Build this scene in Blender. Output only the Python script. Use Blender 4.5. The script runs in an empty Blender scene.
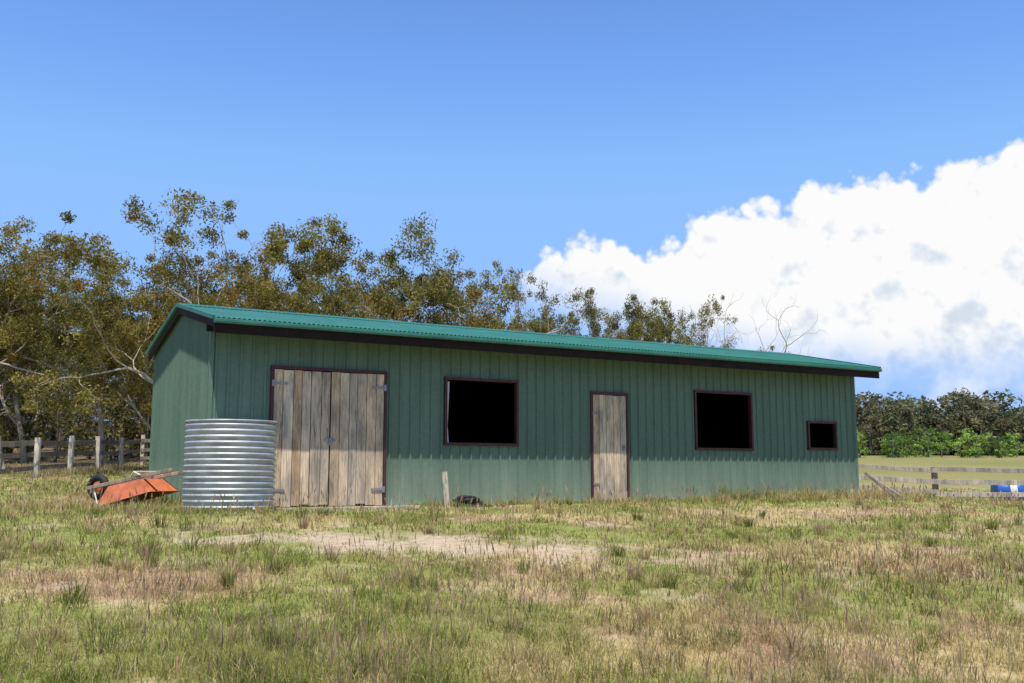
import bpy, math, random
import numpy as np
from mathutils import Vector, Matrix
random.seed(5)
S = bpy.context.scene
COL = S.collection

# ------------------------------------------------------------------ helpers
def link(o, parent=None):
    COL.objects.link(o)
    if parent: o.parent = parent
    return o
def empty(name, loc=(0,0,0), rotz=0):
    e = bpy.data.objects.new(name, None); e.location = loc; e.rotation_euler = (0,0,rotz)
    e.empty_display_size = .3
    return link(e)
def np_mesh(name, V, polys, cols=None, matidx=None, smooth=False):
    me = bpy.data.meshes.new(name)
    V = np.asarray(V, dtype=np.float32)
    me.vertices.add(len(V)); me.vertices.foreach_set('co', V.ravel())
    loops = np.concatenate([p.ravel() for p in polys]).astype(np.int32)
    tot = np.concatenate([np.full(len(p), p.shape[1]) for p in polys])
    st = np.concatenate([[0], np.cumsum(tot)[:-1]]).astype(np.int32)
    me.loops.add(len(loops)); me.loops.foreach_set('vertex_index', loops)
    me.polygons.add(len(st)); me.polygons.foreach_set('loop_start', st)
    if matidx is not None: me.polygons.foreach_set('material_index', np.asarray(matidx, dtype=np.int32))
    me.polygons.foreach_set('use_smooth', np.full(len(st), smooth))
    me.update(calc_edges=True)
    if cols is not None:
        a = me.attributes.new('col', 'FLOAT_COLOR', 'POINT')
        c = np.ones((len(V), 4), dtype=np.float32); c[:, :3] = cols
        a.data.foreach_set('color', c.ravel())
    return me
class MB:
    def __init__(s): s.v=[]; s.f=[]; s.m=[]; s.c=[]; s.sm=[]
    def add(s, vs, fs, m=0, col=(1,1,1), smooth=False):
        b=len(s.v); s.v += [tuple(v) for v in vs]; s.c += [tuple(col)]*len(vs)
        for f in fs: s.f.append([b+i for i in f]); s.m.append(m); s.sm.append(smooth)
    def box(s, lo, hi, m=0, col=(1,1,1)):
        x0,y0,z0=lo; x1,y1,z1=hi
        s.add([(x0,y0,z0),(x1,y0,z0),(x1,y1,z0),(x0,y1,z0),(x0,y0,z1),(x1,y0,z1),(x1,y1,z1),(x0,y1,z1)],
              [(0,3,2,1),(4,5,6,7),(0,1,5,4),(1,2,6,5),(2,3,7,6),(3,0,4,7)], m, col)
    def beam(s, a, b, w, h, m=0, col=(1,1,1), up=(0,0,1)):
        a=Vector(a); b=Vector(b); d=(b-a).normalized(); u=Vector(up)
        r=d.cross(u).normalized(); u=r.cross(d)
        vs=[]
        for p in (a,b):
            for sx,sy in ((-1,-1),(1,-1),(1,1),(-1,1)): vs.append(p+r*(w/2*sx)+u*(h/2*sy))
        s.add(vs, [(0,3,2,1),(4,5,6,7),(0,1,5,4),(1,2,6,5),(2,3,7,6),(3,0,4,7)], m, col)
    def tube(s, pts, rad, n=8, m=0, col=(1,1,1), closed=False, cap=True):
        pts=[Vector(p) for p in pts]; k=len(pts)
        if not hasattr(rad,'__len__'): rad=[rad]*k
        vs=[]
        for i,p in enumerate(pts):
            if closed: d=pts[(i+1)%k]-pts[i-1]
            else: d=pts[min(i+1,k-1)]-pts[max(i-1,0)]
            d.normalize()
            a=Vector((0,0,1)) if abs(d.z)<.9 else Vector((1,0,0))
            x=d.cross(a).normalized(); y=d.cross(x)
            for j in range(n):
                t=2*math.pi*j/n; vs.append(p+(x*math.cos(t)+y*math.sin(t))*rad[i])
        fs=[]
        for i in range(k if closed else k-1):
            i2=(i+1)%k
            for j in range(n): fs.append((i*n+j,i*n+(j+1)%n,i2*n+(j+1)%n,i2*n+j))
        s.add(vs,fs,m,col,True)
        if cap and not closed:
            s.add(vs[:n],[tuple(range(n))],m,col); s.add(vs[-n:],[tuple(reversed(range(n)))],m,col)
    def lathe(s, prof, n=48, m=0, col=(1,1,1), mat=None):
        vs=[];fs=[]
        for r,z in prof:
            for j in range(n):
                t=2*math.pi*j/n; v=Vector((r*math.cos(t),r*math.sin(t),z)); vs.append(mat@v if mat else v)
        for i in range(len(prof)-1):
            for j in range(n): fs.append((i*n+j,i*n+(j+1)%n,(i+1)*n+(j+1)%n,(i+1)*n+j))
        s.add(vs,fs,m,col,True)
    def obj(s, name, mats, parent=None, loc=(0,0,0), rotz=0, bevel=0):
        me=bpy.data.meshes.new(name); me.from_pydata(s.v,[],s.f)
        me.polygons.foreach_set('material_index',s.m); me.polygons.foreach_set('use_smooth',s.sm)
        a=me.attributes.new('col','FLOAT_COLOR','POINT')
        c=np.ones((len(s.v),4),dtype=np.float32); c[:,:3]=s.c; a.data.foreach_set('color',c.ravel())
        for m in mats: me.materials.append(m)
        me.update()
        o=bpy.data.objects.new(name,me); o.location=loc; o.rotation_euler=(0,0,rotz)
        if bevel:
            b=o.modifiers.new('bevel','BEVEL'); b.width=bevel; b.segments=2
        return link(o,parent)

# ------------------------------------------------------------------ materials
def newmat(name):
    m=bpy.data.materials.new(name); m.use_nodes=True
    nt=m.node_tree; return m,nt,nt.nodes['Principled BSDF']
def N(nt,t,**k):
    n=nt.nodes.new(t)
    for a,b in k.items():
        if a=='ins':
            for i,v in b.items(): n.inputs[i].default_value=v
        else: setattr(n,a,b)
    return n
def noise(nt, scale, detail=4, rough=.6, coord='Object', stretch=None):
    tc=N(nt,'ShaderNodeTexCoord'); mp=N(nt,'ShaderNodeMapping')
    nt.links.new(tc.outputs[coord],mp.inputs[0])
    if stretch: mp.inputs['Scale'].default_value=stretch
    n=N(nt,'ShaderNodeTexNoise',ins={'Scale':scale,'Detail':detail,'Roughness':rough})
    nt.links.new(mp.outputs[0],n.inputs['Vector']); return n
def ramp(nt, src, stops):
    r=N(nt,'ShaderNodeValToRGB'); e=r.color_ramp.elements
    while len(e)<len(stops): e.new(.5)
    for i,(p,c) in enumerate(stops): e[i].position=p; e[i].color=(*c,1) if len(c)==3 else c
    nt.links.new(src,r.inputs[0]); return r
def mul(nt,a,b,fac=1.,mode='MULTIPLY'):
    m=N(nt,'ShaderNodeMix',data_type='RGBA',blend_type=mode); m.inputs[0].default_value=fac
    nt.links.new(a,m.inputs[6]); nt.links.new(b,m.inputs[7]); return m.outputs[2]
def paint(name,col,rough=.6,var=.25,scale=3,stretch=None,metal=0,bump=0,spec=.5):
    m,nt,b=newmat(name)
    n=noise(nt,scale,6,.65,stretch=stretch)
    r=ramp(nt,n.outputs['Fac'],[(.3,tuple(c*(1-var) for c in col)),(.7,tuple(min(1,c*(1+var)) for c in col))])
    nt.links.new(r.outputs[0],b.inputs['Base Color'])
    b.inputs['Roughness'].default_value=rough; b.inputs['Metallic'].default_value=metal
    b.inputs['Specular IOR Level'].default_value=spec
    if bump:
        bp=N(nt,'ShaderNodeBump',ins={'Strength':bump,'Distance':.01}); nt.links.new(n.outputs['Fac'],bp.inputs['Height']); nt.links.new(bp.outputs[0],b.inputs['Normal'])
    return m
def vcolmat(name,rough=.8,trans=0,objvar=False,spec=.2,wood=False,nvar=None):
    m,nt,b=newmat(name)
    at=N(nt,'ShaderNodeAttribute',attribute_name='col'); out=at.outputs['Color']
    if wood:
        n=noise(nt,6,8,.7,stretch=(9,9,.6)); r=ramp(nt,n.outputs['Fac'],[(.30,(.22,.20,.19)),(.45,(.78,.76,.74)),(.75,(1.25,1.22,1.18))])
        out=mul(nt,out,r.outputs[0])
        n2=noise(nt,1.6,5,.65,stretch=(3.5,3.5,1)); r2=ramp(nt,n2.outputs['Fac'],[(.37,(.55,.56,.59)),(.62,(1.10,1.03,.95))])
        out=mul(nt,out,r2.outputs[0])
        bp=N(nt,'ShaderNodeBump',ins={'Strength':.5,'Distance':.004}); nt.links.new(n.outputs['Fac'],bp.inputs['Height']); nt.links.new(bp.outputs[0],b.inputs['Normal'])
    if nvar:
        n=noise(nt,nvar,6,.7); r=ramp(nt,n.outputs['Fac'],[(.3,(.7,.7,.7)),(.7,(1.3,1.3,1.3))]); out=mul(nt,out,r.outputs[0])
    if objvar:
        oi=N(nt,'ShaderNodeObjectInfo')
        r=ramp(nt,oi.outputs['Random'],[(0,(.80,.90,.8)),(.35,(1.12,1.02,.85)),(.65,(.88,.98,1.0)),(1,(1.18,1.05,.8))])
        out=mul(nt,out,r.outputs[0])
    if trans:
        nt.nodes.remove(b)
        d=N(nt,'ShaderNodeBsdfDiffuse'); nt.links.new(out,d.inputs[0])
        t=N(nt,'ShaderNodeBsdfTranslucent'); nt.links.new(out,t.inputs[0])
        mx=N(nt,'ShaderNodeMixShader'); mx.inputs[0].default_value=trans
        nt.links.new(d.outputs[0],mx.inputs[1]); nt.links.new(t.outputs[0],mx.inputs[2])
        nt.links.new(mx.outputs[0],nt.nodes['Material Output'].inputs[0])
    else:
        nt.links.new(out,b.inputs['Base Color'])
        b.inputs['Roughness'].default_value=rough; b.inputs['Specular IOR Level'].default_value=spec
    return m

def wallmat():
    m,nt,b=newmat('green_steel_cladding')
    n=noise(nt,1.2,6,.65,stretch=(3,3,.35)); n2=noise(nt,14,5,.7)
    r=ramp(nt,n.outputs['Fac'],[(.3,(.112,.180,.132)),(.7,(.156,.240,.180))])
    r2=ramp(nt,n2.outputs['Fac'],[(.3,(.85,.85,.85)),(.7,(1.1,1.1,1.1))])
    o=mul(nt,r.outputs[0],r2.outputs[0])
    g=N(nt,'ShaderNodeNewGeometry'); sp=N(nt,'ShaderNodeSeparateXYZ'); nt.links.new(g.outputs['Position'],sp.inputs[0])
    mr=N(nt,'ShaderNodeMapRange',ins={1:0.0,2:.85,3:.85,4:0.0}); nt.links.new(sp.outputs['Z'],mr.inputs[0])  # paler towards ground: faded dust, plus sunlit strip under eave shadow painted in
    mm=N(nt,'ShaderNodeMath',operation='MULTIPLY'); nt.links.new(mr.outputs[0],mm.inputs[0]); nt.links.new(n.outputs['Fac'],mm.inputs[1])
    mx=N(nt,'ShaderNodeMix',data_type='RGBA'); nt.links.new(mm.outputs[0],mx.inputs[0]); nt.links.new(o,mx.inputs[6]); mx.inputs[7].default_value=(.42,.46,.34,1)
    nt.links.new(mx.outputs[2],b.inputs['Base Color']); b.inputs['Roughness'].default_value=.6; b.inputs['Specular IOR Level'].default_value=.2
    return m
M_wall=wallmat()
M_roof=paint('teal_roof_steel',(.035,.18,.135),.42,.2,2)
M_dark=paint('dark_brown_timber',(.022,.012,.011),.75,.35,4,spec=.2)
M_red=paint('oxide_red_frame',(.070,.018,.020),.6,.35,5)
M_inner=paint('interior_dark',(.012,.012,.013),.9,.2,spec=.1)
M_wood=vcolmat('weathered_boards',.85,wood=True)
M_slab=paint('concrete',(.42,.38,.32),.9,.2,8,bump=.3)
M_galv=paint('galvanised_steel',(.46,.48,.48),.5,.3,4,stretch=(1,1,2.5),metal=.3)
M_steel=paint('hinge_steel',(.30,.30,.32),.5,.3,8,metal=.5)
M_orange=paint('orange_paint',(.60,.17,.07),.6,.4,5)
M_rubber=paint('black_rubber',(.02,.02,.022),.7,.3,8)
M_white=paint('white_paint',(.7,.7,.68),.6,.1,6)
M_blue=paint('blue_plastic',(.03,.13,.5),.4,.15,5)
M_leaf=vcolmat('gum_leaves',trans=.35,objvar=True)
M_bark=vcolmat('gum_bark',.9,nvar=5)
M_green=vcolmat('green_leaves',trans=.35)
M_grass=vcolmat('grass_blades',trans=.4)
M_ground=vcolmat('paddock_soil',.95,nvar=9,spec=.1)

# ------------------------------------------------------------------ terrain
C0=np.array([-4.55,14.87]); ANG=math.radians(30.1)
def sstep(a,b,x):
    t=np.clip((x-a)/(b-a),0,1); return t*t*(3-2*t)
def height(x,y):
    x=np.asarray(x,float); y=np.asarray(y,float)
    s=(x-C0[0])*.5-(y-C0[1])*.866
    q=s-1.5
    z=-.075*np.where(q>0,np.sqrt(q*q+.4)-.632,0)
    z=np.maximum(z,-1.5)
    z=z+.033*np.clip(y-17,0,40)*sstep(-5.5,-9,x)
    z=z-.25*sstep(8.5,12,x)*sstep(16,22,y)
    z=z+.035*np.clip(y-40,0,85)*sstep(30,55,y)
    z=z+.02*np.sin(x*1.1+.3)*np.sin(y*.9+1)*sstep(1.0,3.,np.abs(s-.0))
    return z
rgn=np.random.RandomState(3)
_K=[(rgn.uniform(-1,1,2),rgn.uniform(0,6.3)) for _ in range(60)]
def fnoise(x,y,scale,off=0,octs=4):
    v=0;a=1;t=0;k=off
    for o in range(octs):
        for j in range(4):
            d,p=_K[(k)%60]; k+=1; d=d/np.linalg.norm(d)
            v=v+a*np.sin((x*d[0]+y*d[1])*(2**o)*6.28/scale+p+1.7*np.sin((x*d[1]-y*d[0])*(2**o)*3.9/scale+p*2)); t+=a*.5
        a*=.6
    return np.clip(.5+.5*v/t/1.1,0,1)
def bare(x,y):
    n=fnoise(x,y,1.3,7)
    e=1-np.sqrt(((x+.9)/3.3)**2+((y-10.95)/1.1)**2)
    b=.92*sstep(-.1,.75,e+(n-.5)*1.2)
    s=(x-C0[0])*.5-(y-C0[1])*.866; a=(x-C0[0])*.866+(y-C0[1])*.5
    e2=1-np.sqrt(((a-3)/3.2)**2+((s-.9)/.9)**2)
    b=np.maximum(b,.7*sstep(0,.5,e2+(n-.5)*.9))
    sp=fnoise(x,y,1.7,44)
    b=np.maximum(b,.55*sstep(.66,.82,sp))
    return b
STRAW=np.array([.64,.51,.26]); GREEN=np.array([.285,.345,.075]); PINK=np.array([.58,.40,.265]); BROWN=np.array([.28,.175,.10]); SOIL=np.array([.52,.40,.30])
def zones(x,y):
    g=fnoise(x,y,4.5,0); p=fnoise(x,y,3.1,20); b=fnoise(x,y,2.4,33)
    left=sstep(3,-4,x)
    gz=sstep(.34,.64,g+.13*left+.10*sstep(9.5,12.5,y)*sstep(15,12,y))
    pz=sstep(.50,.72,p+.1*sstep(9.5,6.5,y))
    bz=sstep(.64,.84,b+.12*sstep(2,6,x)*sstep(16,11,y))
    return gz,pz,bz
def zcol(x,y):
    gz,pz,bz=[q[...,None] for q in zones(x,y)]
    c=STRAW*(1-pz)+PINK*pz
    c=c*(1-gz*.8)+GREEN*gz*.8
    c=c*(1-bz*.45)+BROWN*bz*.45
    return c
def axis(lo,hi,step,far,growth=1.25):
    m=list(np.arange(lo,hi+1e-6,step)); a=[];d=step;v=lo
    while v>-far: d*=growth; v-=d; a.append(v)
    b=[];d=step;v=hi
    while v<far: d*=growth; v+=d; b.append(v)
    return np.array(a[::-1]+m+b)
X=axis(-15,17,.16,2500,1.12); Y=axis(3,34,.16,2500,1.12)
gx,gy=np.meshgrid(X,Y); hz=height(gx,gy)
fine=fnoise(gx,gy,.9,11)
hz=hz+(fine-.5)*.03*(gy<60)
V=np.stack([gx,gy,hz],-1).reshape(-1,3)
nx=len(X);ny=len(Y)
ii=(np.arange(ny-1)[:,None]*nx+np.arange(nx-1)[None,:]).ravel()
Q=np.stack([ii,ii+1,ii+nx+1,ii+nx],1)
gc=zcol(gx,gy)*.70
bb=bare(gx,gy)[...,None]; gc=gc*(1-bb)+SOIL*bb
far=sstep(36,56,gy)[...,None]; fn_=fnoise(gx,gy,37,3,2)[...,None]
gc=gc*(1-far)+(np.array([.31,.265,.115])*(1-fn_)+np.array([.20,.215,.075])*fn_)*far
lf=(sstep(28,36,gy)*sstep(0,-8,gx))[...,None]; gc=gc*(1-lf)+np.array([.18,.135,.08])*lf
me=np_mesh('ground',V,[Q],cols=gc.reshape(-1,3),smooth=True); me.materials.append(M_ground)
link(bpy.data.objects.new('ground',me))

# ------------------------------------------------------------------ grass
def make_blades(rng,x,y,h,w,lean,cols,la=None):
    n=len(x); z=height(x,y)-.01
    if la is None: la=rng.uniform(0,6.283,n)
    az=la+1.57+rng.normal(0,.6,n)
    bx,by=np.cos(az)*w/2,np.sin(az)*w/2
    lx,ly=np.cos(la)*lean*h,np.sin(la)*lean*h
    V=np.empty((n,5,3),np.float32)
    V[:,0]=np.stack([x-bx,y-by,z],1); V[:,1]=np.stack([x+bx,y+by,z],1)
    mx,my,mz=x+lx*.35,y+ly*.35,z+h*.6
    V[:,2]=np.stack([mx+bx*.8,my+by*.8,mz],1); V[:,3]=np.stack([mx-bx*.8,my-by*.8,mz],1)
    V[:,4]=np.stack([x+lx,y+ly,z+h*np.sqrt(np.maximum(.25,1-lean**2*.5))],1)
    b=np.arange(n)[:,None]*5
    q=b+np.array([[0,1,2,3]]); t=b+np.array([[3,2,4]])
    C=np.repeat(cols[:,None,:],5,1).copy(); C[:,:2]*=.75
    return V.reshape(-1,3),q,t,C.reshape(-1,3)
def inside_shed(x,y):
    s=(x-C0[0])*.5-(y-C0[1])*.866; a=(x-C0[0])*.866+(y-C0[1])*.5
    return (s<.10)&(s>-4.8)&(a>-.12)&(a<14.12)
rng=np.random.RandomState(11)
n=400000
d=np.exp(rng.uniform(math.log(4.6),math.log(48),n)); ph=rng.uniform(-.68,.68,n)
x=d*np.sin(ph); y=d*np.cos(ph)
cl=fnoise(x,y,.55,41,3)
br=bare(x,y)
thin=fnoise(x,y,2.9,13)
keep=(~inside_shed(x,y))&(rng.rand(n)>br*.86)&(rng.rand(n)<.1+1.3*cl)&(((x+4.03)**2+(y-14.3)**2)>.62**2)&(rng.rand(n)<.35+.9*thin)
x,y,d,cl,br=x[keep],y[keep],d[keep],cl[keep],br[keep]; n=len(x)
gz,pz,bz=zones(x,y)
tall=fnoise(x,y,3.7,27); tuft=sstep(.62,.85,fnoise(x,y,.8,15,3))
h=(.03+.08*rng.rand(n)**1.7+.05*cl+.09*tuft)*(.4+1.0*tall)*(1-.6*br)*(1+.25*sstep(9,6,y))
c=zcol(x,y)
pick=rng.rand(n)
gmask=pick<(.24+.62*gz); c[gmask]=c[gmask]*.25+GREEN*.75
smask=(~gmask)&(pick>.80-.1*pz); c[smask]=STRAW*1.15
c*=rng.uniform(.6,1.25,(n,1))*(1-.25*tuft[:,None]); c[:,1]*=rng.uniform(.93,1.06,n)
w=.0042*(np.maximum(d,6)/7)**.9*rng.uniform(.7,1.5,n)
P=[make_blades(rng,x,y,h,w,rng.uniform(.3,1.5,n),c)]
# tussocks: fanned clumps standing above the sward
nt_=420
td=np.exp(rng.uniform(math.log(5.2),math.log(24),nt_)); tp=rng.uniform(-.66,.66,nt_)
tx,ty=td*np.sin(tp),td*np.cos(tp); ok=(~inside_shed(tx,ty))&(bare(tx,ty)<.25); tx,ty,td=tx[ok],ty[ok],td[ok]
for i in range(len(tx)):
    k=rng.randint(35,80); r_=rng.uniform(.03,.10); an=rng.uniform(0,6.28,k); rr=r_*np.sqrt(rng.rand(k))
    hh=rng.uniform(.10,.24)*rng.uniform(.5,1.1,k)
    kind=rng.rand(); base=STRAW*1.05 if kind<.5 else (GREEN*.7 if kind<.85 else PINK*.9)
    cc_=base*rng.uniform(.65,1.2,(k,1))
    P.append(make_blades(rng,tx[i]+rr*np.cos(an),ty[i]+rr*np.sin(an),hh,.0042*np.ones(k)*(max(td[i],6)/7)**.8,rng.uniform(.1,.9,k),cc_,an))
def edge(x0,y0,x1,y1,n,sp,h0,h1,col):
    t=rng.rand(n); cc=.3+.7*fnoise(t*7+x0,t*0+y0,1.2,5); k=rng.rand(n)<cc*1.1-.2; t=t[k]; m=len(t); cc=cc[k]
    xx=x0+(x1-x0)*t+rng.normal(0,sp,m); yy=y0+(y1-y0)*t+rng.normal(0,sp,m)
    ok=~inside_shed(xx,yy); xx,yy,cc=xx[ok],yy[ok],cc[ok]; m=len(xx)
    hh=rng.uniform(h0,h1,m)*cc
    col=np.array(col)*rng.uniform(.6,1.3,(m,1)); k2=rng.rand(m)<.35; col[k2]=STRAW*rng.uniform(.7,1.1,(k2.sum(),1))
    P.append(make_blades(rng,xx,yy,hh,.010*np.ones(m),rng.uniform(.1,.7,m),col))
def fp(a,s): return (C0[0]+.865*a+.5*s, C0[1]+.5015*a-.866*s)
edge(*fp(3.2,.25),*fp(14.2,.25),7000,.10,.05,.2,GREEN)
edge(*fp(9.5,.3),*fp(13.5,.3),2500,.16,.1,.4,GREEN*.9)
edge(*fp(11.0,.5),*fp(13.9,.4),2500,.2,.1,.36,STRAW)
edge(-4.9,14.9,-7.2,18.9,3500,.25,.1,.4,GREEN)
edge(-7.5,15.2,-4.9,14.2,3000,.22,.06,.24,STRAW)
edge(-4.9,13.6,-3.2,13.9,2500,.15,.06,.2,GREEN)
edge(-18,17,-7.5,16.0,7000,.9,.12,.36,STRAW)
edge(-14,29.5,-15.5,39,4000,.5,.2,.5,STRAW)
edge(8.5,26.5,18,24,6000,.6,.15,.38,STRAW)
edge(1.95,11.55,2.35,11.5,500,.12,.06,.16,GREEN*.8)
edge(2.5,9.5,9,12,4000,.7,.10,.30,BROWN*1.3)
for a_,n_,h_ in((9.9,160,.5),(10.4,120,.42),(11.1,200,.38),(12.2,160,.5),(13.1,200,.4),(6.1,90,.25),(4.9,80,.2),(8.4,90,.25)):
    px_,py_=fp(a_,.32); edge(px_-.15,py_-.05,px_+.15,py_+.08,n_,.06,h_*.4,h_*1.3,GREEN*.8)
VV=[];QQ=[];TT=[];CC=[];off=0
for v,q,t,c_ in P:
    VV.append(v);QQ.append(q+off);TT.append(t+off);CC.append(c_);off+=len(v)
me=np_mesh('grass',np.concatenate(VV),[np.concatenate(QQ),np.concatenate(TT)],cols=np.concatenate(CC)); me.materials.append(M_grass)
link(bpy.data.objects.new('grass',me))
# seed-head stalks
n=24000
d=np.exp(rng.uniform(math.log(4.8),math.log(30),n)); ph=rng.uniform(-.66,.66,n)
x=d*np.sin(ph); y=d*np.cos(ph); gz,pz,bz=zones(x,y); t2=fnoise(x,y,1.9,50)
k=(~inside_shed(x,y))&(rng.rand(n)>bare(x,y)*1.1)&(rng.rand(n)<(.12+.5*pz+.6*bz)*(.3+t2)); x,y,d=x[k],y[k],d[k]; n=len(x)
h=rng.uniform(.12,.34,n); la=rng.uniform(0,6.28,n); ln=rng.uniform(.05,.4,n); az=rng.uniform(0,3.14,n)
z=height(x,y); w=.0022*np.maximum(d,6)/6
top=np.stack([x+np.cos(la)*ln*h,y+np.sin(la)*ln*h,z+h],1); base=np.stack([x,y,z-.01],1)
sd=np.stack([np.cos(az),np.sin(az),0*az],1)
u=top-base
V=np.empty((n,8,3)); V[:,0]=base-sd*w[:,None]/2; V[:,1]=base+sd*w[:,None]/2; V[:,2]=base+u*.9+sd*w[:,None]/2; V[:,3]=base+u*.9-sd*w[:,None]/2
hw=(rng.uniform(.003,.007,n)*np.maximum(d,6)/7)[:,None]
V[:,4]=base+u*.72; V[:,5]=base+u*.86+sd*hw; V[:,6]=base+u*1.08; V[:,7]=base+u*.86-sd*hw
b=np.arange(n)[:,None]*8
Q=np.concatenate([b+np.array([[0,1,2,3]]),b+np.array([[4,5,6,7]])])
C=np.empty((n,8,3)); C[:,:4]=STRAW*.8; hc=np.where(rng.rand(n,1)<.6,np.array([[.48,.30,.21]]),np.array([[.58,.45,.28]]))*rng.uniform(.6,1.2,(n,1)); C[:,4:]=hc[:,None,:]
me=np_mesh('seed_grass',V.reshape(-1,3),[Q],cols=C.reshape(-1,3)); me.materials.append(M_grass)
link(bpy.data.objects.new('seed_grass',me))

# ------------------------------------------------------------------ shed
shed=empty('farm_shed',(C0[0],C0[1],0),ANG)
L=14.0; D=4.6; RY=2.0; OH=.58; SO=.12; SR=.17; RO=.06
def zr(y): return 2.80+(y+OH)*.215 if y<=RY else 2.80+(RY+OH)*.215-(y-RY)*.21
ops=[(.917,2.858,-1,2.20),(3.92,5.37,1.01,2.17),(6.915,7.78,-1,2.04),(9.41,10.94,.99,2.17),(12.51,13.39,1.03,1.64)]
def ribs(L,pitch=.19,h=.024):
    pts=[(0,0)];x=.05
    while x+.08<L:
        pts+=[(x,0),(x+.012,h),(x+.036,h),(x+.048,0)]; x+=pitch
    pts.append((L,0)); return pts
def off_at(pts,x):
    return float(np.interp(x,[p[0] for p in pts],[p[1] for p in pts]))
def wall(mb,pts,fn,ztop,openings=(),extra=()):
    xs=sorted(set([p[0] for p in pts]+[e for o in openings for e in o[:2]]+list(extra)))
    for a,b in zip(xs[:-1],xs[1:]):
        m=(a+b)/2; spans=[(-.1,None)]
        for o in openings:
            if o[0]<m<o[1]:
                spans=[]
                if o[2]>0: spans.append((-.1,o[2]))
                spans.append((o[3],None))
        for z0,z1 in spans:
            za=z1 if z1 is not None else ztop(a); zb=z1 if z1 is not None else ztop(b)
            oa,ob=off_at(pts,a),off_at(pts,b)
            mb.add([fn(a,oa,z0),fn(b,ob,z0),fn(b,ob,zb),fn(a,oa,za)],[(0,1,2,3)])
mb=MB()
wall(mb,ribs(L),lambda a,o,z:(a,-o,z),lambda a:zr(0)-.03,ops)
wall(mb,ribs(D,.10,.02),lambda a,o,z:(-o,a,z),lambda a:zr(a)-.03,extra=(RY,))
wall(mb,ribs(D,.10,.02),lambda a,o,z:(L+o,a,z),lambda a:zr(a)-.03,extra=(RY,))
wall(mb,ribs(L),lambda a,o,z:(a,D+o,z),lambda a:zr(D)-.03)
for cx,cy in((-.026,-.026),(L-.035,-.028)): mb.box((cx,cy,-.05),(cx+.06,cy+.004,zr(0)-.05))
mb.box((-.028,-.02,-.05),(-.024,.05,zr(0)-.05))
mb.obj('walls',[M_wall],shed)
mb=MB(); mb.box((.02,.03,.0),(L-.02,D-.02,.02)); mb.obj('interior_floor',[M_slab],shed)
mb=MB(); mb.box((.6,-.22,-.2),(3.3,.02,.015)); mb.obj('door_slab',[M_slab],shed,bevel=.01)
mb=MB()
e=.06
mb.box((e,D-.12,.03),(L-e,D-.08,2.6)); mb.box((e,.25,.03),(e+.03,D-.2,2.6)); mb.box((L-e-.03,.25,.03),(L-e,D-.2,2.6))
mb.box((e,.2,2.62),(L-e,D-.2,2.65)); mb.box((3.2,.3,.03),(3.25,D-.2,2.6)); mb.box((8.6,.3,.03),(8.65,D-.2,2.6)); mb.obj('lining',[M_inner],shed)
mb=MB()
LT=L+SO+SR
nxs=int(LT/.0127); xs=[-SO+i*LT/nxs for i in range(nxs+1)]
rows=[(-OH-.03,zr(-OH)-.03*.215+.012),(RY,zr(RY)+.012),(D+RO,zr(D+RO)+.012)]
vs=[];fs=[]
for yy,zz in rows:
    for xx in xs: vs.append((xx,yy,zz+.009*math.sin(2*math.pi*xx/.076)))
W=len(xs)
for r in range(2):
    for i in range(W-1): fs.append((r*W+i,r*W+i+1,(r+1)*W+i+1,(r+1)*W+i))
mb.add(vs,fs,0,smooth=True)
zz=zr(RY)
mb.add([(-SO,RY-.16,zz-.01),(L+SR,RY-.16,zz-.01),(L+SR,RY,zz+.045),(-SO,RY,zz+.045),(L+SR,RY+.16,zz-.01),(-SO,RY+.16,zz-.01)],[(0,1,2,3),(3,2,4,5)])
for x0 in(-SO-.03,L+SR-.01):
    mb.beam((x0+.02,-OH-.03,zr(-OH)+.005),(x0+.02,RY,zr(RY)+.012),.045,.06); mb.beam((x0+.02,RY,zr(RY)+.012),(x0+.02,D+RO,zr(D+RO)+.012),.045,.06)
gz0=zr(-OH)-.075
prof=[(-.045,.065),(-.045,0),(-.055,-.005),(-.10,-.005),(-.115,.02),(-.115,.055),(-.11,.062)]
vs=[];fs=[]
for x0 in(-SO,L+SR):
    for py,pz in prof: vs.append((x0,-OH+py+.03,gz0+pz))
k=len(prof)
for i in range(k-1): fs.append((i,i+1,k+i+1,k+i))
fs.append(tuple(range(k))); fs.append(tuple(range(k,2*k)))
mb.add(vs,fs)
mb.obj('roof',[M_roof],shed)
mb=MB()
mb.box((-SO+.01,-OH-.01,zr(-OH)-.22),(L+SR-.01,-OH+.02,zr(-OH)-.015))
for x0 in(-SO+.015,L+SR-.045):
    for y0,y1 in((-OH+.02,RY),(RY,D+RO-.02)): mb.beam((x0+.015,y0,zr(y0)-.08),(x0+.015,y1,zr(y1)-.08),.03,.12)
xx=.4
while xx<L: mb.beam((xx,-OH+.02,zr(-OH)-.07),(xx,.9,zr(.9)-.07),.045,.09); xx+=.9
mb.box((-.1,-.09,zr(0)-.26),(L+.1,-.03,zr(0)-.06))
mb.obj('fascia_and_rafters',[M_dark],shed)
mb=MB()
def frame(a0,a1,z0,z1,t=.05,bottom=True):
    mb.box((a0,-.05,z0),(a0+t,.04,z1)); mb.box((a1-t,-.05,z0),(a1,.04,z1)); mb.box((a0-.001,-.053,z1-t),(a1+.001,.043,z1+.003))
    if bottom: mb.box((a0-.001,-.056,z0-.002),(a1+.001,.043,z0+t))
frame(*ops[0][:2],0,2.2,.045,False); frame(*ops[2][:2],0,2.04,.05,False)
for i in(1,3,4): frame(ops[i][0],ops[i][1],ops[i][2],ops[i][3],.045)
mb.obj('frames',[M_red],shed)
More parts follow.
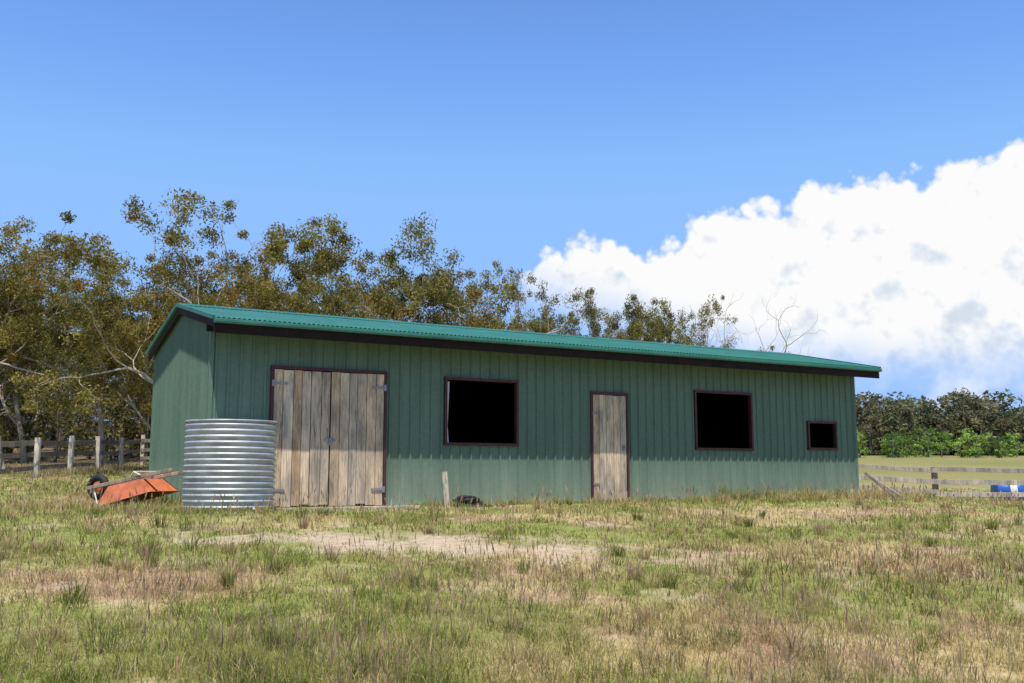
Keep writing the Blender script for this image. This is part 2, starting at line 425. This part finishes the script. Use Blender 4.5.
mb=MB(); mb.beam((3.99,.06,1.07),(4.03,.06,2.1),.03,.03); mb.add([(3.98,.1,1.06),(4.08,.12,1.06),(4.0,.1,1.75)],[(0,1,2)]); mb.obj('curtain_strip',[M_white],shed)
def planks(a0,a1,z0,z1,n,name,gap=.010):
    mb=MB(); w=(a1-a0)/n; r=random.Random(int(a0*100))
    edges=[a0]+[a0+w*i+r.uniform(-.015,.015) for i in range(1,n)]+[a1]
    for i in range(n):
        c=r.choice([(.76,.62,.46),(.66,.57,.46),(.84,.72,.57),(.62,.55,.46),(.76,.56,.38),(.78,.63,.47)])
        k=r.uniform(.82,1.14)
        dy=r.uniform(-.006,.006)
        mb.box((edges[i]+gap/2,-.038+dy,z0+r.uniform(0,.04)),(edges[i+1]-gap/2,-.012+dy,z1-r.uniform(0,.012)),0,tuple(q*k for q in c))
    mb.box((a0+.01,-.008,z0+.25),(a1-.01,.02,z0+.37),0,(.3,.22,.15)); mb.box((a0+.01,-.008,z1-.35),(a1-.01,.02,z1-.23),0,(.3,.22,.15))
    mb.box((a0,.022,z0+.03),(a1,.026,z1),0,(.01,.01,.01))
    return mb.obj(name,[M_wood],shed,bevel=.003)
planks(.966,1.884,.02,2.15,6,'double_door_leaf')
planks(1.898,2.81,.02,2.15,6,'double_door_leaf_2')
planks(6.97,7.725,.02,1.985,5,'plank_door')
mb=MB()
for a,z,w in((.93,1.93,.26),(.93,.28,.24),(2.60,1.93,.24),(2.60,.28,.24)):
    mb.box((a,-.055,z-.018),(a+w,-.048,z+.018))
    mb.box((a if a<1 else a+w-.05,-.06,z-.05),((a if a<1 else a+w-.05)+.05,-.05,z+.05))
mb.box((1.80,-.055,1.04),(1.98,-.047,1.08)); mb.box((1.87,-.07,.98),(1.92,-.048,1.10)); mb.tube([(1.84,-.06,1.10),(1.84,-.085,1.12),(1.84,-.085,1.22),(1.84,-.06,1.24)],.008,6)
mb.box((7.62,-.055,.95),(7.70,-.045,1.06)); mb.tube([(7.66,-.05,1.02),(7.66,-.09,1.02)],.015,8)
mb.box((6.95,-.052,1.63),(7.1,-.046,1.66)); mb.box((6.95,-.052,.33),(7.1,-.046,.36))
mb.obj('hinges_and_latches',[M_steel],shed)
# screw heads along the girt lines
mb=MB(); xx=.074
while xx<L-.1:
    for zz in(.35,1.25,2.35):
        if not any(o[0]-.03<xx<o[1]+.03 and o[2]-.03<zz<o[3]+.03 for o in ops):
            mb.box((xx-.007,-.031,zz-.007),(xx+.007,-.0235,zz+.007))
    xx+=.38
mb.obj('cladding_screws',[M_steel],shed)

# ------------------------------------------------------------------ water tank
mb=MB(); R=.625; Ht=1.30
prof=[]; nn=16*10
for i in range(nn+1):
    z=Ht*i/nn; prof.append((R+.016*math.sin(2*math.pi*16*i/nn),z))
mb.lathe(prof,96)
prof=[(R+.012,Ht-.012),(R+.018,Ht),(R+.012,Ht+.012),(R-.02,Ht+.014),(R-.03,Ht-.02),(.25,Ht+.0),(.24,Ht+.01),(.0,Ht+.01)]
mb.lathe(prof,96)
for t in(.9,4.0):
    for i in range(16): 
        z=Ht*(i+.25)/16; mb.beam(((R+.012)*math.cos(t),(R+.012)*math.sin(t),z-.006),((R+.012)*math.cos(t),(R+.012)*math.sin(t),z+.006),.012,.012,up=(1,0,0))
mb.tube([(.25,-R+.03,.1),(.25,-R-.06,.1),(.25,-R-.08,.07)],.018,8)
mb.obj('corrugated_water_tank',[M_galv],None,(-4.04,14.3,-.03),.4)

# ------------------------------------------------------------------ wheelbarrow (overturned, handles leaning on the shed)
bar=empty('wheelbarrow',(-6.45,15.6,.325))
E=Vector((1.53,-.55,.27)); T=E.normalized(); Sd=T.cross(Vector((0,0,1))).normalized(); Nn=Sd.cross(T).normalized()
def wb(t,s,n): return T*t+Sd*s+Nn*n
mb=MB()
mb.tube([wb(.15*math.cos(a),0,.15*math.sin(a)) for a in [2*math.pi*i/28 for i in range(28)]],.055,10,closed=True)
mb.obj('tyre',[M_rubber],bar)
mb=MB()
for sgn in(-1,1):
    ring=[wb(.085*math.cos(2*math.pi*i/20),sgn*.03,.085*math.sin(2*math.pi*i/20)) for i in range(20)]
    mb.add([wb(0,sgn*.05,0)]+ring,[(0,i+1,(i+1)%20+1) for i in range(20)])
mb.tube([wb(0,-.13,0),wb(0,.13,0)],.014,8)
mb.obj('wheel_hub',[M_orange],bar)
mb=MB()
for sgn in(-1,1):
    mb.beam(wb(-.1,sgn*.11,0),wb(1.62,sgn*.28,0.0),.045,.055,col=(.5,.42,.33),up=Nn)
mb.obj('handles',[M_wood],bar,bevel=.006)
mb=MB()
top=[(.34,-.17,-.04),(1.05,-.24,-.04),(1.05,.24,-.04),(.34,.17,-.04)]
opn=[(.16,-.28,-.33),(1.22,-.34,-.26),(1.22,.34,-.26),(.16,.28,-.33)]
def sub(p,q,t): return tuple(a+(b-a)*t for a,b in zip(p,q))
vs=[wb(*p) for p in top]+[wb(*sub(p,q,.5)) for p,q in zip(top,opn)]+[wb(*q) for q in opn]
lip=[(.12,-.31,-.335),(1.26,-.37,-.26),(1.26,.37,-.26),(.12,.31,-.335)]
vs+=[wb(*q) for q in lip]
fs=[(0,1,2,3)]
for r in range(3):
    for i in range(4): j=(i+1)%4; fs.append((r*4+i,r*4+j,(r+1)*4+j,(r+1)*4+i))
mb.add(vs,fs)
o=mb.obj('tray',[M_orange],bar); so=o.modifiers.new('s','SOLIDIFY'); so.thickness=.006; b=o.modifiers.new('b','BEVEL'); b.width=.03; b.segments=3
mb=MB()
for sgn in(-1,1):
    mb.tube([wb(.0,sgn*.1,.0),wb(.06,sgn*.14,-.17),wb(.14,sgn*.2,-.33)],.013,8)
    mb.tube([wb(.78,sgn*.2,.02),wb(.9,sgn*.24,.09),wb(1.02,sgn*.25,.02)],.012,8)
mb.tube([wb(.14,-.2,-.33),wb(.14,.2,-.33)],.013,8); mb.tube([wb(.9,-.24,.09),wb(.9,.24,.09)],.012,8)
mb.obj('tube_frame',[M_white],bar)

# ------------------------------------------------------------------ small things at the wall
mb=MB(); mb.beam((0,0,-.05),(-.06,.10,.56),.085,.03,col=(.66,.60,.50),up=(0,-1,0)); mb.obj('leaning_board',[M_wood],None,(-1.03,16.05,height(-1.03,16.05)),bevel=.004)
mb=MB(); r=random.Random(2)
for i in range(5):
    rr=.2-.015*i+r.uniform(-.02,.02); cx,cy=r.uniform(-.05,.05),r.uniform(-.04,.04)
    mb.tube([(cx+rr*1.15*math.cos(a),cy+rr*math.sin(a),.03+.03*i+.02*math.sin(a*2+i)) for a in [2*math.pi*j/26 for j in range(26)]],.018,7,closed=True)
mb.tube([(.2,0,.02),(.32,-.05,.02),(.42,.02,.015)],.015,7)
mb.obj('coiled_hose',[M_rubber],None,(-.72,16.1,height(-.72,16.1)))
mb=MB(); mb.beam((0,0,-.03),(1.6,.3,.0),.12,.05,col=(.6,.52,.43)); mb.obj('timber_plank',[M_wood],None,(-3.0,14.95,height(-3.0,14.95)+.03),bevel=.005)
mb=MB()
mb.beam((8.35,21.6,-.05),(7.68,21.75,.55),.09,.05,col=(.35,.32,.29)); mb.beam((8.55,21.7,-.05),(8.0,22.2,.42),.07,.05,col=(.5,.46,.4))
mb.obj('leaning_timbers',[M_wood],None,bevel=.005)

# ------------------------------------------------------------------ fences
def fence(posts,ph,rails,colp,colr,pw=.13,seed=1):
    r=random.Random(seed); mb=MB()
    for x,y in posts:
        z=float(height(x,y)); k=r.uniform(.8,1.1); dx=r.uniform(-.03,.03)
        mb.beam((x,y,z-.2),(x+dx,y+r.uniform(-.02,.02),z+ph*r.uniform(.96,1.05)),pw,pw*.8,col=tuple(c*k for c in colp),up=(0,1,0))
    for (x0,y0),(x1,y1) in zip(posts[:-1],posts[1:]):
        dv=Vector((x1-x0,y1-y0,0)).normalized(); nv=Vector((dv.y,-dv.x,0)); 
        if nv.y>0: nv=-nv
        for hz_,rw in rails:
            k=r.uniform(.7,1.15)
            a=Vector((x0,y0,float(height(x0,y0))+hz_+r.uniform(-.04,.04)))+nv*(pw*.5+.012)-dv*.05
            b=Vector((x1,y1,float(height(x1,y1))+hz_+r.uniform(-.04,.04)))+nv*(pw*.5+.012)+dv*(.05)
            mb.beam(a+nv*r.uniform(0,.004),b+nv*r.uniform(0.005,.009),.03,rw,col=tuple(c*k for c in colr))
    return mb.obj('timber_fence',[M_wood],None,bevel=.004)
fence([(-13.3,21),(-13.63,24),(-13.97,27),(-14.3,30),(-14.63,33),(-14.96,36),(-15.3,39),(-15.6,42),(-12.8,42.5),(-10,43),(-7,43.5)],1.2,[(1.0,.15),(.62,.14),(.25,.13)],(.95,.90,.80),(.40,.37,.33),pw=.15,seed=3)
fence([(8.35,27.0),(11.1,26.2),(13.8,25.4),(16.5,24.6),(19.2,23.8)],.92,[(.82,.11),(.50,.13),(.22,.12)],(.60,.55,.47),(.68,.63,.56),seed=8)
mb=MB(); prof=[(0,0),(.26,0),(.285,.02),(.285,.25),(.295,.27),(.285,.29),(.285,.55),(.295,.57),(.285,.59),(.285,.84),(.26,.87),(0,.87)]
mt=Matrix.Rotation(math.radians(90),4,'Y')@Matrix.Rotation(0.3,4,'X')
mb.lathe(prof,32,0,mat=mt); mb.lathe([(.287,.33),(.289,.34),(.289,.5),(.287,.51)],32,1,mat=mt)
mb.obj('blue_drum',[M_blue,M_white],None,(13.15,27.3,float(height(13.15,27.3))+.30),.2)

# ------------------------------------------------------------------ trees
def nrm(v): return v/np.linalg.norm(v)
def leaf_cloud(rng,cent,rad,n_per,lsz,flat=.7,basecols=None,hang=.6):
    cent=np.asarray(cent); m=len(cent)
    idx=np.repeat(np.arange(m),n_per)
    n=len(idx)
    g=rng.normal(0,1,(n,3)); g/=np.linalg.norm(g,axis=1,keepdims=True); rr=rng.rand(n,1)**.55
    p=cent[idx]+g*rr*np.asarray(rad)[idx][:,None]*np.array([1,1,flat])
    a=rng.normal(0,1,(n,3)); a[:,2]=a[:,2]*.7-hang; a/=np.linalg.norm(a,axis=1,keepdims=True)
    b=np.cross(a,rng.normal(0,1,(n,3))); b/=np.linalg.norm(b,axis=1,keepdims=True)
    l=lsz*rng.uniform(.7,1.4,(n,1)); w=l*rng.uniform(.28,.5,(n,1))
    V=np.stack([p-a*l/2,p+b*w/2,p+a*l/2,p-b*w/2],1)
    C=basecols[idx]*rng.uniform(.65,1.35,(n,1))
    return V.reshape(-1,3),np.arange(n*4).reshape(-1,4),np.repeat(C,4,0)
def tube_np(paths,n=7):
    V=[];Q=[];off=0
    for pts,rad in paths:
        pts=np.array(pts);k=len(pts)
        d=np.gradient(pts,axis=0); d/=np.linalg.norm(d,axis=1,keepdims=True)
        ref=np.where(np.abs(d[:,2:3])<.9,np.array([[0,0,1.]]),np.array([[1.,0,0]]))
        x=np.cross(d,ref); x/=np.linalg.norm(x,axis=1,keepdims=True); y=np.cross(d,x)
        t=np.arange(n)*2*math.pi/n
        ring=pts[:,None]+(x[:,None]*np.cos(t)[None,:,None]+y[:,None]*np.sin(t)[None,:,None])*np.array(rad)[:,None,None]
        V.append(ring.reshape(-1,3))
        i=np.arange(k-1)[:,None]*n; j=np.arange(n)[None,:]; j2=(j+1)%n
        Q.append(np.stack([i+j,i+j2,i+n+j2,i+n+j],-1).reshape(-1,4)+off); off+=k*n
    return np.concatenate(V),np.concatenate(Q)
def make_tree(seed,leafn=120,trunk=.26,maxd=4,clump=.58,bark=(.42,.36,.29),olive=(.225,.205,.070),lean=0,spread=1.,lsz=.13,keepleaf=1.,r0=.19,flatten=1.):
    rng=np.random.RandomState(seed); paths=[];tips=[]
    def grow(p,d,L,r,dep):
        n=5;pts=[p]
        for i in range(n):
            d=nrm(d+rng.normal(0,.12+.03*dep,3)+np.array([0,0,.05]))
            p=p+d*L/n; pts.append(p)
        paths.append((pts,np.linspace(r,r*.6,n+1)))
        if dep>=maxd-1: tips.append(pts[3])
        if dep==maxd: tips.append(pts[-1]); return
        k=rng.randint(2,4)+(1 if dep==1 else 0)
        a0=rng.uniform(0,6.28)
        for c in range(k):
            az=a0+c*6.283/k+rng.uniform(-.5,.5); an=math.radians(rng.uniform(20,52))*spread
            ref=np.array([0,0,1.]) if abs(d[2])<.95 else np.array([1.,0,0])
            u=nrm(np.cross(d,ref)); v=np.cross(d,u)
            nd=nrm(d*math.cos(an)+(u*math.cos(az)+v*math.sin(az))*math.sin(an))
            st=pts[-1] if c<2 else pts[3]
            grow(st,nd,L*rng.uniform(.62,.9),r*.6*rng.uniform(.65,.95),dep+1)
        if dep in(1,2) and rng.rand()<.7:
            nd=nrm(d+rng.normal(0,.8,3)); grow(pts[2],nd,L*.5,r*.3,maxd-1)
    grow(np.array([0,0,-.3]),nrm(np.array([lean,0,1.])),10*trunk,r0,0)
    tips=np.array(tips)
    zt=np.sort(tips[:,2])[-3:].mean()
    if leafn:
        zc=np.percentile(tips[:,2],70)
        def comp(z): return np.where(z>zc,zc+(z-zc)*flatten,z)
        tips[:,2]=comp(tips[:,2])
        np_=[]
        for p,r in paths:
            q=np.array(p); q[:,2]=comp(q[:,2]); np_.append((q,r))
        paths=np_
        zt=comp(np.array([zt]))[0]
    if leafn and keepleaf<1:
        tips=tips[rng.rand(len(tips))<keepleaf]
    sc=10/(zt+.35); tips=tips*sc
    paths=[(np.array(p)*sc,r) for p,r in paths]
    V,Q=tube_np(paths); bc=np.array(bark)*np.random.RandomState(seed).uniform(.8,1.2,(len(V),1))
    mi=np.zeros(len(Q))
    if leafn:
        ctr=tips+rng.normal(0,.12,tips.shape); rad=clump*rng.uniform(.5,1.3,len(tips))
        o=np.array(olive); bcol=o*rng.uniform(.6,1.45,(len(tips),1))
        rust=rng.rand(len(tips))<.14; bcol[rust]=np.array([.30,.215,.08])*rng.uniform(.7,1.2,(rust.sum(),1))
        lv,lq,lc=leaf_cloud(rng,ctr,rad,leafn,lsz,.72,bcol)
        Q2=lq+len(V); V=np.concatenate([V,lv]); bc=np.concatenate([bc,lc]); mi=np.concatenate([mi,np.ones(len(lq))])
        me=np_mesh('gum_tree',V,[Q,Q2],cols=bc,matidx=mi)
    else: me=np_mesh('gum_tree',V,[Q],cols=bc,matidx=mi)
    me.materials.append(M_bark); me.materials.append(M_leaf)
    return me
full=[make_tree(s,leafn=165,lean=l,spread=sp,flatten=.7,keepleaf=.9) for s,l,sp in((1,.1,1.),(2,-.1,1.1),(3,.15,.95),(4,0,1.15),(5,.05,.95))]
dark=[make_tree(s,leafn=150,olive=(.165,.168,.065),clump=.68,flatten=.7) for s in(21,22,23)]
tallt=make_tree(1,leafn=120,lean=.1,clump=.52,flatten=.95,keepleaf=.85)
spr=[make_tree(s,leafn=70,clump=.42,keepleaf=.5,bark=(.55,.5,.43),r0=.2,flatten=.9) for s in(31,32)]
dead=make_tree(41,leafn=0,maxd=5,trunk=.22,bark=(.46,.41,.36),r0=.3); dead.name='bare_tree'
rt=random.Random(9)
def place(me,x,y,H,name='gum_tree',wide=1.,rot=None):
    z=float(height(x,y)); o=bpy.data.objects.new(name,me); o.location=(x,y,z-.05)
    k=(H-z)/10; o.scale=(k*wide,k*wide,k); o.rotation_euler=(0,0,rt.uniform(0,6.28) if rot is None else rot); link(o)
F=full
for i,(m_,x,y,H,w) in enumerate([(F[0],-17.3,34,9.7,.95),(F[3],-15.2,37,8.8,.85),(tallt,-10.7,31,9.8,.9),(F[1],-8.9,35,8.6,.8),(F[4],-8.4,39,11.1,.85),(F[2],-5.5,34,8.0,.8),(F[3],-3.7,35,9.7,.85),(F[0],-2.5,39,9.0,.75),(F[1],-21,33,9.4,1),(F[2],-25,37,10.5,1),(F[4],-13.0,36,8.2,.75)]):
    place(m_,x,y,H,wide=w)
for i,(x,y,H) in enumerate([(-25,46,11.2),(-21.5,44,10.2),(-18.5,47,9.2),(-14.8,45,9.0),(-12,48,9.2),(-9.5,46,8.4),(-6.8,47,8.8),(-4.4,49,8.8)]):
    place(dark[i%3] if i%2 else F[(i+2)%5],x,y,H,wide=.85)
for i in range(10):
    place(dark[i%3],-36+i*3.3+rt.uniform(-1,1),60+rt.uniform(-3,4),rt.uniform(9.,11.))
for me_,x,y,H,w in((dark[1],-1.6,57,10.2,.8),(spr[0],.5,50,11.6,.6),(F[1],2.8,55,11.0,.7),(F[3],5.6,60,10.6,.75),(F[4],7.3,52,10.0,.62),(spr[0],10.0,52,10.2,.6),(F[0],12.9,64,9.4,.65),(F[2],17.2,62,8.6,.6),(dark[0],10.9,66,10.4,.75),(F[2],.6,62,10.8,.75),(F[1],15,66,8.6,.6),(dark[2],4.2,66,10.6,.7),(F[0],8.2,66,9.8,.7)):
    place(me_,x,y,H,wide=w)
place(dead,11.0,45,9.6,'bare_tree',.75)

def mass(name,rng,pts,hts,wid,nclump,nleaf,lsz,cols,mat,flat=.7,low=.35,cr=(.06,.11)):
    cs=[];rs=[];bc=[]
    for (x,y),H in zip(pts,hts):
        z=float(height(x,y)); c=cols[rng.randint(len(cols))]
        for k in range(nclump):
            t=rng.rand(); hh=low+(1-low)*t; rw=wid*H*math.sqrt(max(.08,1-(abs(hh-.55)/.48)**2))
            an=rng.uniform(0,6.28); rr=math.sqrt(rng.rand())*rw
            cs.append((x+rr*math.cos(an),y+rr*math.sin(an),z+hh*H*.93)); rs.append(H*rng.uniform(*cr)); bc.append(np.array(c)*rng.uniform(.6,1.4))
    v,q,c=leaf_cloud(rng,cs,rs,nleaf,lsz,flat,np.array(bc),.2)
    paths=[]
    for (x,y),H in zip(pts,hts):
        z=float(height(x,y)); paths.append((np.array([(x,y,z-.3),(x+rng.normal(0,.02)*H,y,z+.4*H),(x+rng.normal(0,.04)*H,y,z+.8*H)]),np.array([.02,.014,.006])*H))
    tv,tq=tube_np(paths,5)
    V=np.concatenate([v,tv]); C=np.concatenate([c,np.tile(np.array([[.3,.26,.21]]),(len(tv),1))])
    me=np_mesh(name,V,[q,tq+len(v)],cols=C); me.materials.append(mat)
    link(bpy.data.objects.new(name,me))
r2=np.random.RandomState(77)
OL=[(.20,.20,.11),(.17,.185,.10),(.23,.21,.12),(.16,.17,.10)]  # distance haze is put into these pale grey-olive leaf colours
pts=[(r2.uniform(38,150),r2.uniform(138,172)) for _ in range(230)]
mass('distant_forest',r2,pts,[r2.uniform(6.5,10.3) for _ in pts],.42,34,20,.7,OL,M_green,low=.05,cr=(.07,.14))
OL2=[(.14,.14,.065),(.12,.13,.06),(.17,.14,.07)]
pts=[(r2.uniform(-75,4),r2.uniform(68,90)) for _ in range(110)]
mass('forest_background',r2,pts,[r2.uniform(7,10.5) for _ in pts],.34,40,24,.45,OL2,M_green,low=.02,cr=(.07,.13))
pts=[(r2.uniform(-34,-11),r2.uniform(44,54)) for _ in range(60)]
mass('understorey_shrubs',r2,pts,[r2.uniform(1.4,4.) for _ in pts],.5,24,36,.18,[(.15,.14,.06),(.22,.165,.085),(.16,.15,.06)],M_green,low=.05,cr=(.08,.15))
GR=[(.24,.37,.075),(.16,.25,.06),(.28,.41,.10),(.12,.18,.06)]
xs_=np.arange(36,90,.75); pts=[(x+r2.uniform(-.8,.8),112+r2.uniform(-5,5)) for x in xs_]
mass('green_shrubs',r2,pts,[r2.uniform(1.6,3.0)+(1.3 if x<52 else .4)*r2.rand() for x in xs_],.65,16,24,.30,GR,M_green,low=.05,cr=(.1,.2))

# ------------------------------------------------------------------ world: sky + cumulus
w=bpy.data.worlds.new('World'); S.world=w; w.use_nodes=True; nt=w.node_tree; nt.nodes.clear()
try:
    w.cycles.sampling_method='MANUAL'; w.cycles.sample_map_resolution=512
except Exception as ex: print(ex)
out=N(nt,'ShaderNodeOutputWorld'); bg=N(nt,'ShaderNodeBackground'); bg.inputs[1].default_value=.15
nt.links.new(bg.outputs[0],out.inputs[0])
sky=N(nt,'ShaderNodeTexSky',sky_type='NISHITA',sun_disc=False,sun_elevation=math.radians(68.7),sun_rotation=math.radians(180),air_density=1.0,dust_density=.3,ozone_density=1.5)
def m(op,a,b=None,c=None):
    n=N(nt,'ShaderNodeMath',operation=op)
    for i,v in enumerate((a,b,c)):
        if v is None: continue
        if isinstance(v,(int,float)): n.inputs[i].default_value=v
        else: nt.links.new(v,n.inputs[i])
    return n.outputs[0]
def mr(v,a,b,c=0,d=1,sm=True):
    n=N(nt,'ShaderNodeMapRange'); n.interpolation_type='SMOOTHSTEP' if sm else 'LINEAR'
    nt.links.new(v,n.inputs[0])
    for i,q in zip((1,2,3,4),(a,b,c,d)): n.inputs[i].default_value=q
    return n.outputs[0]
tc=N(nt,'ShaderNodeTexCoord'); vn=N(nt,'ShaderNodeVectorMath',operation='NORMALIZE'); nt.links.new(tc.outputs['Generated'],vn.inputs[0])
sp=N(nt,'ShaderNodeSeparateXYZ'); nt.links.new(vn.outputs[0],sp.inputs[0])
az=m('ARCTAN2',sp.outputs[0],sp.outputs[1]); el=m('ARCSINE',sp.outputs[2])
def cn(scale,detail,rough,offs=(0,0,0),dist=0):
    mp=N(nt,'ShaderNodeMapping'); nt.links.new(vn.outputs[0],mp.inputs[0]); mp.inputs['Location'].default_value=offs
    n=N(nt,'ShaderNodeTexNoise',ins={'Scale':scale,'Detail':detail,'Roughness':rough,'Distortion':dist}); nt.links.new(mp.outputs[0],n.inputs['Vector']); return n.outputs['Fac']
def curve(pts,lo,hi,scale):
    t=mr(az,lo,hi,0,1,False)
    n=N(nt,'ShaderNodeFloatCurve'); c=n.mapping.curves[0]
    pp=[((a-lo)/(hi-lo),v/scale) for a,v in pts]
    c.points[0].location=pp[0]; c.points[1].location=pp[-1]
    for p in pp[1:-1]: c.points.new(*p)
    n.mapping.update(); nt.links.new(t,n.inputs['Value']); return m('MULTIPLY',n.outputs[0],scale)
R_=math.radians
top=curve([(R_(a),R_(e)) for a,e in[(-2,8),(0.3,11.8),(1.6,13.0),(3.4,14.1),(6.4,14.7),(8.5,13.8),(10.4,15.0),(13,16.2),(15.5,15.8),(17.8,17.2),(20.5,16.9),(24,17.3),(28.2,18.0),(40,17),(55,8),(60,2)]],R_(-2),R_(60),.4)
bot=curve([(R_(a),R_(e)) for a,e in[(-2,10.8),(1,10.2),(4,9.3),(8,8.0),(12,6.8),(16,6.0),(24,5.0),(40,5),(60,8)]],R_(-2),R_(60),.4)
nA=cn(11,8,.56,(3.1,0,1.2))
def vor(scale,offs):
    mp=N(nt,'ShaderNodeMapping'); nt.links.new(vn.outputs[0],mp.inputs[0]); mp.inputs['Location'].default_value=offs
    v=N(nt,'ShaderNodeTexVoronoi',feature='F1',ins={'Scale':scale,'Detail':2.0,'Roughness':.55,'Lacunarity':2.3}); nt.links.new(mp.outputs[0],v.inputs['Vector']); return v.outputs['Distance']
v1=vor(26,(0,0,0)); v1u=vor(26,(0,.008,-.020))
edgen=m('ADD',m('MULTIPLY',m('SUBTRACT',nA,.5),.065),m('MULTIPLY',m('SUBTRACT',.42,v1),.034))
dt=m('SUBTRACT',m('ADD',top,edgen),el)
mt_=mr(dt,-.003,.011)
db=m('ADD',m('SUBTRACT',el,bot),m('MULTIPLY',m('SUBTRACT',nA,.5),.06))
mb_=mr(db,-.03,.05)
mask=m('MULTIPLY',mt_,mb_)
hz_=m('MULTIPLY',m('MULTIPLY',mr(cn(9,4,.6,(5,5,5)),.36,.64),mr(az,.15,.45)),m('MULTIPLY',m('MULTIPLY',mr(el,.0,.05),mr(el,.17,.09)),mr(az,1.2,.8)))
mask=m('MAXIMUM',mask,m('MULTIPLY',hz_,.7))
nSu=cn(11,8,.56,(3.1,.004,1.172))
lit=m('ADD',m('MULTIPLY',m('SUBTRACT',nA,nSu),1.7),m('MULTIPLY',m('SUBTRACT',v1u,v1),.8))
body=mr(dt,.0,.20,.62,.12,False)
fac=mr(m('ADD',m('ADD',lit,body),.36),.0,1.0)
cr=N(nt,'ShaderNodeValToRGB'); e=cr.color_ramp.elements; e[0].position=0; e[0].color=(.68,.76,.87,1); e[1].position=.7; e[1].color=(1,1,1,1); x_=e.new(.33); x_.color=(.84,.885,.945,1)
nt.links.new(fac,cr.inputs[0])
cs=N(nt,'ShaderNodeVectorMath',operation='SCALE'); nt.links.new(cr.outputs[0],cs.inputs[0]); cs.inputs['Scale'].default_value=6.5
clampc=N(nt,'ShaderNodeMix',data_type='RGBA',blend_type='DARKEN'); clampc.inputs[0].default_value=1; clampc.inputs[7].default_value=(1.9,2.7,3.8,1)
nt.links.new(sky.outputs[0],clampc.inputs[6])
tint=N(nt,'ShaderNodeMix',data_type='RGBA',blend_type='MULTIPLY'); tint.inputs[0].default_value=1; tint.inputs[7].default_value=(1.02,1.34,1.80,1)
nt.links.new(clampc.outputs[2],tint.inputs[6])
zg=m('MULTIPLY',mr(el,R_(10),R_(32),1.0,.80),mr(el,R_(27),R_(46),1.0,.24))
deep=N(nt,'ShaderNodeVectorMath',operation='SCALE'); nt.links.new(tint.outputs[2],deep.inputs[0]); nt.links.new(zg,deep.inputs['Scale'])
mx=N(nt,'ShaderNodeMix',data_type='RGBA'); nt.links.new(mask,mx.inputs[0]); nt.links.new(deep.outputs[0],mx.inputs[6]); nt.links.new(cs.outputs[0],mx.inputs[7])
nt.links.new(mx.outputs[2],bg.inputs[0])

# ------------------------------------------------------------------ sun, camera
sl=bpy.data.lights.new('sun','SUN'); sl.energy=5.0; sl.angle=math.radians(.53); sl.color=(1,.96,.89)
so=bpy.data.objects.new('sun',sl); so.rotation_euler=(math.radians(21.3),0,0); so.location=(0,-10,30); link(so)
cam=bpy.data.cameras.new('camera'); cam.lens=34.8; cam.sensor_width=36; cam.clip_end=6000; cam.clip_start=.05
co=bpy.data.objects.new('camera',cam); co.location=(0,0,.55); co.rotation_euler=(math.radians(97.54),0,0); link(co); S.camera=co
S.view_settings.view_transform='Standard'; S.view_settings.look='None'; S.view_settings.exposure=0
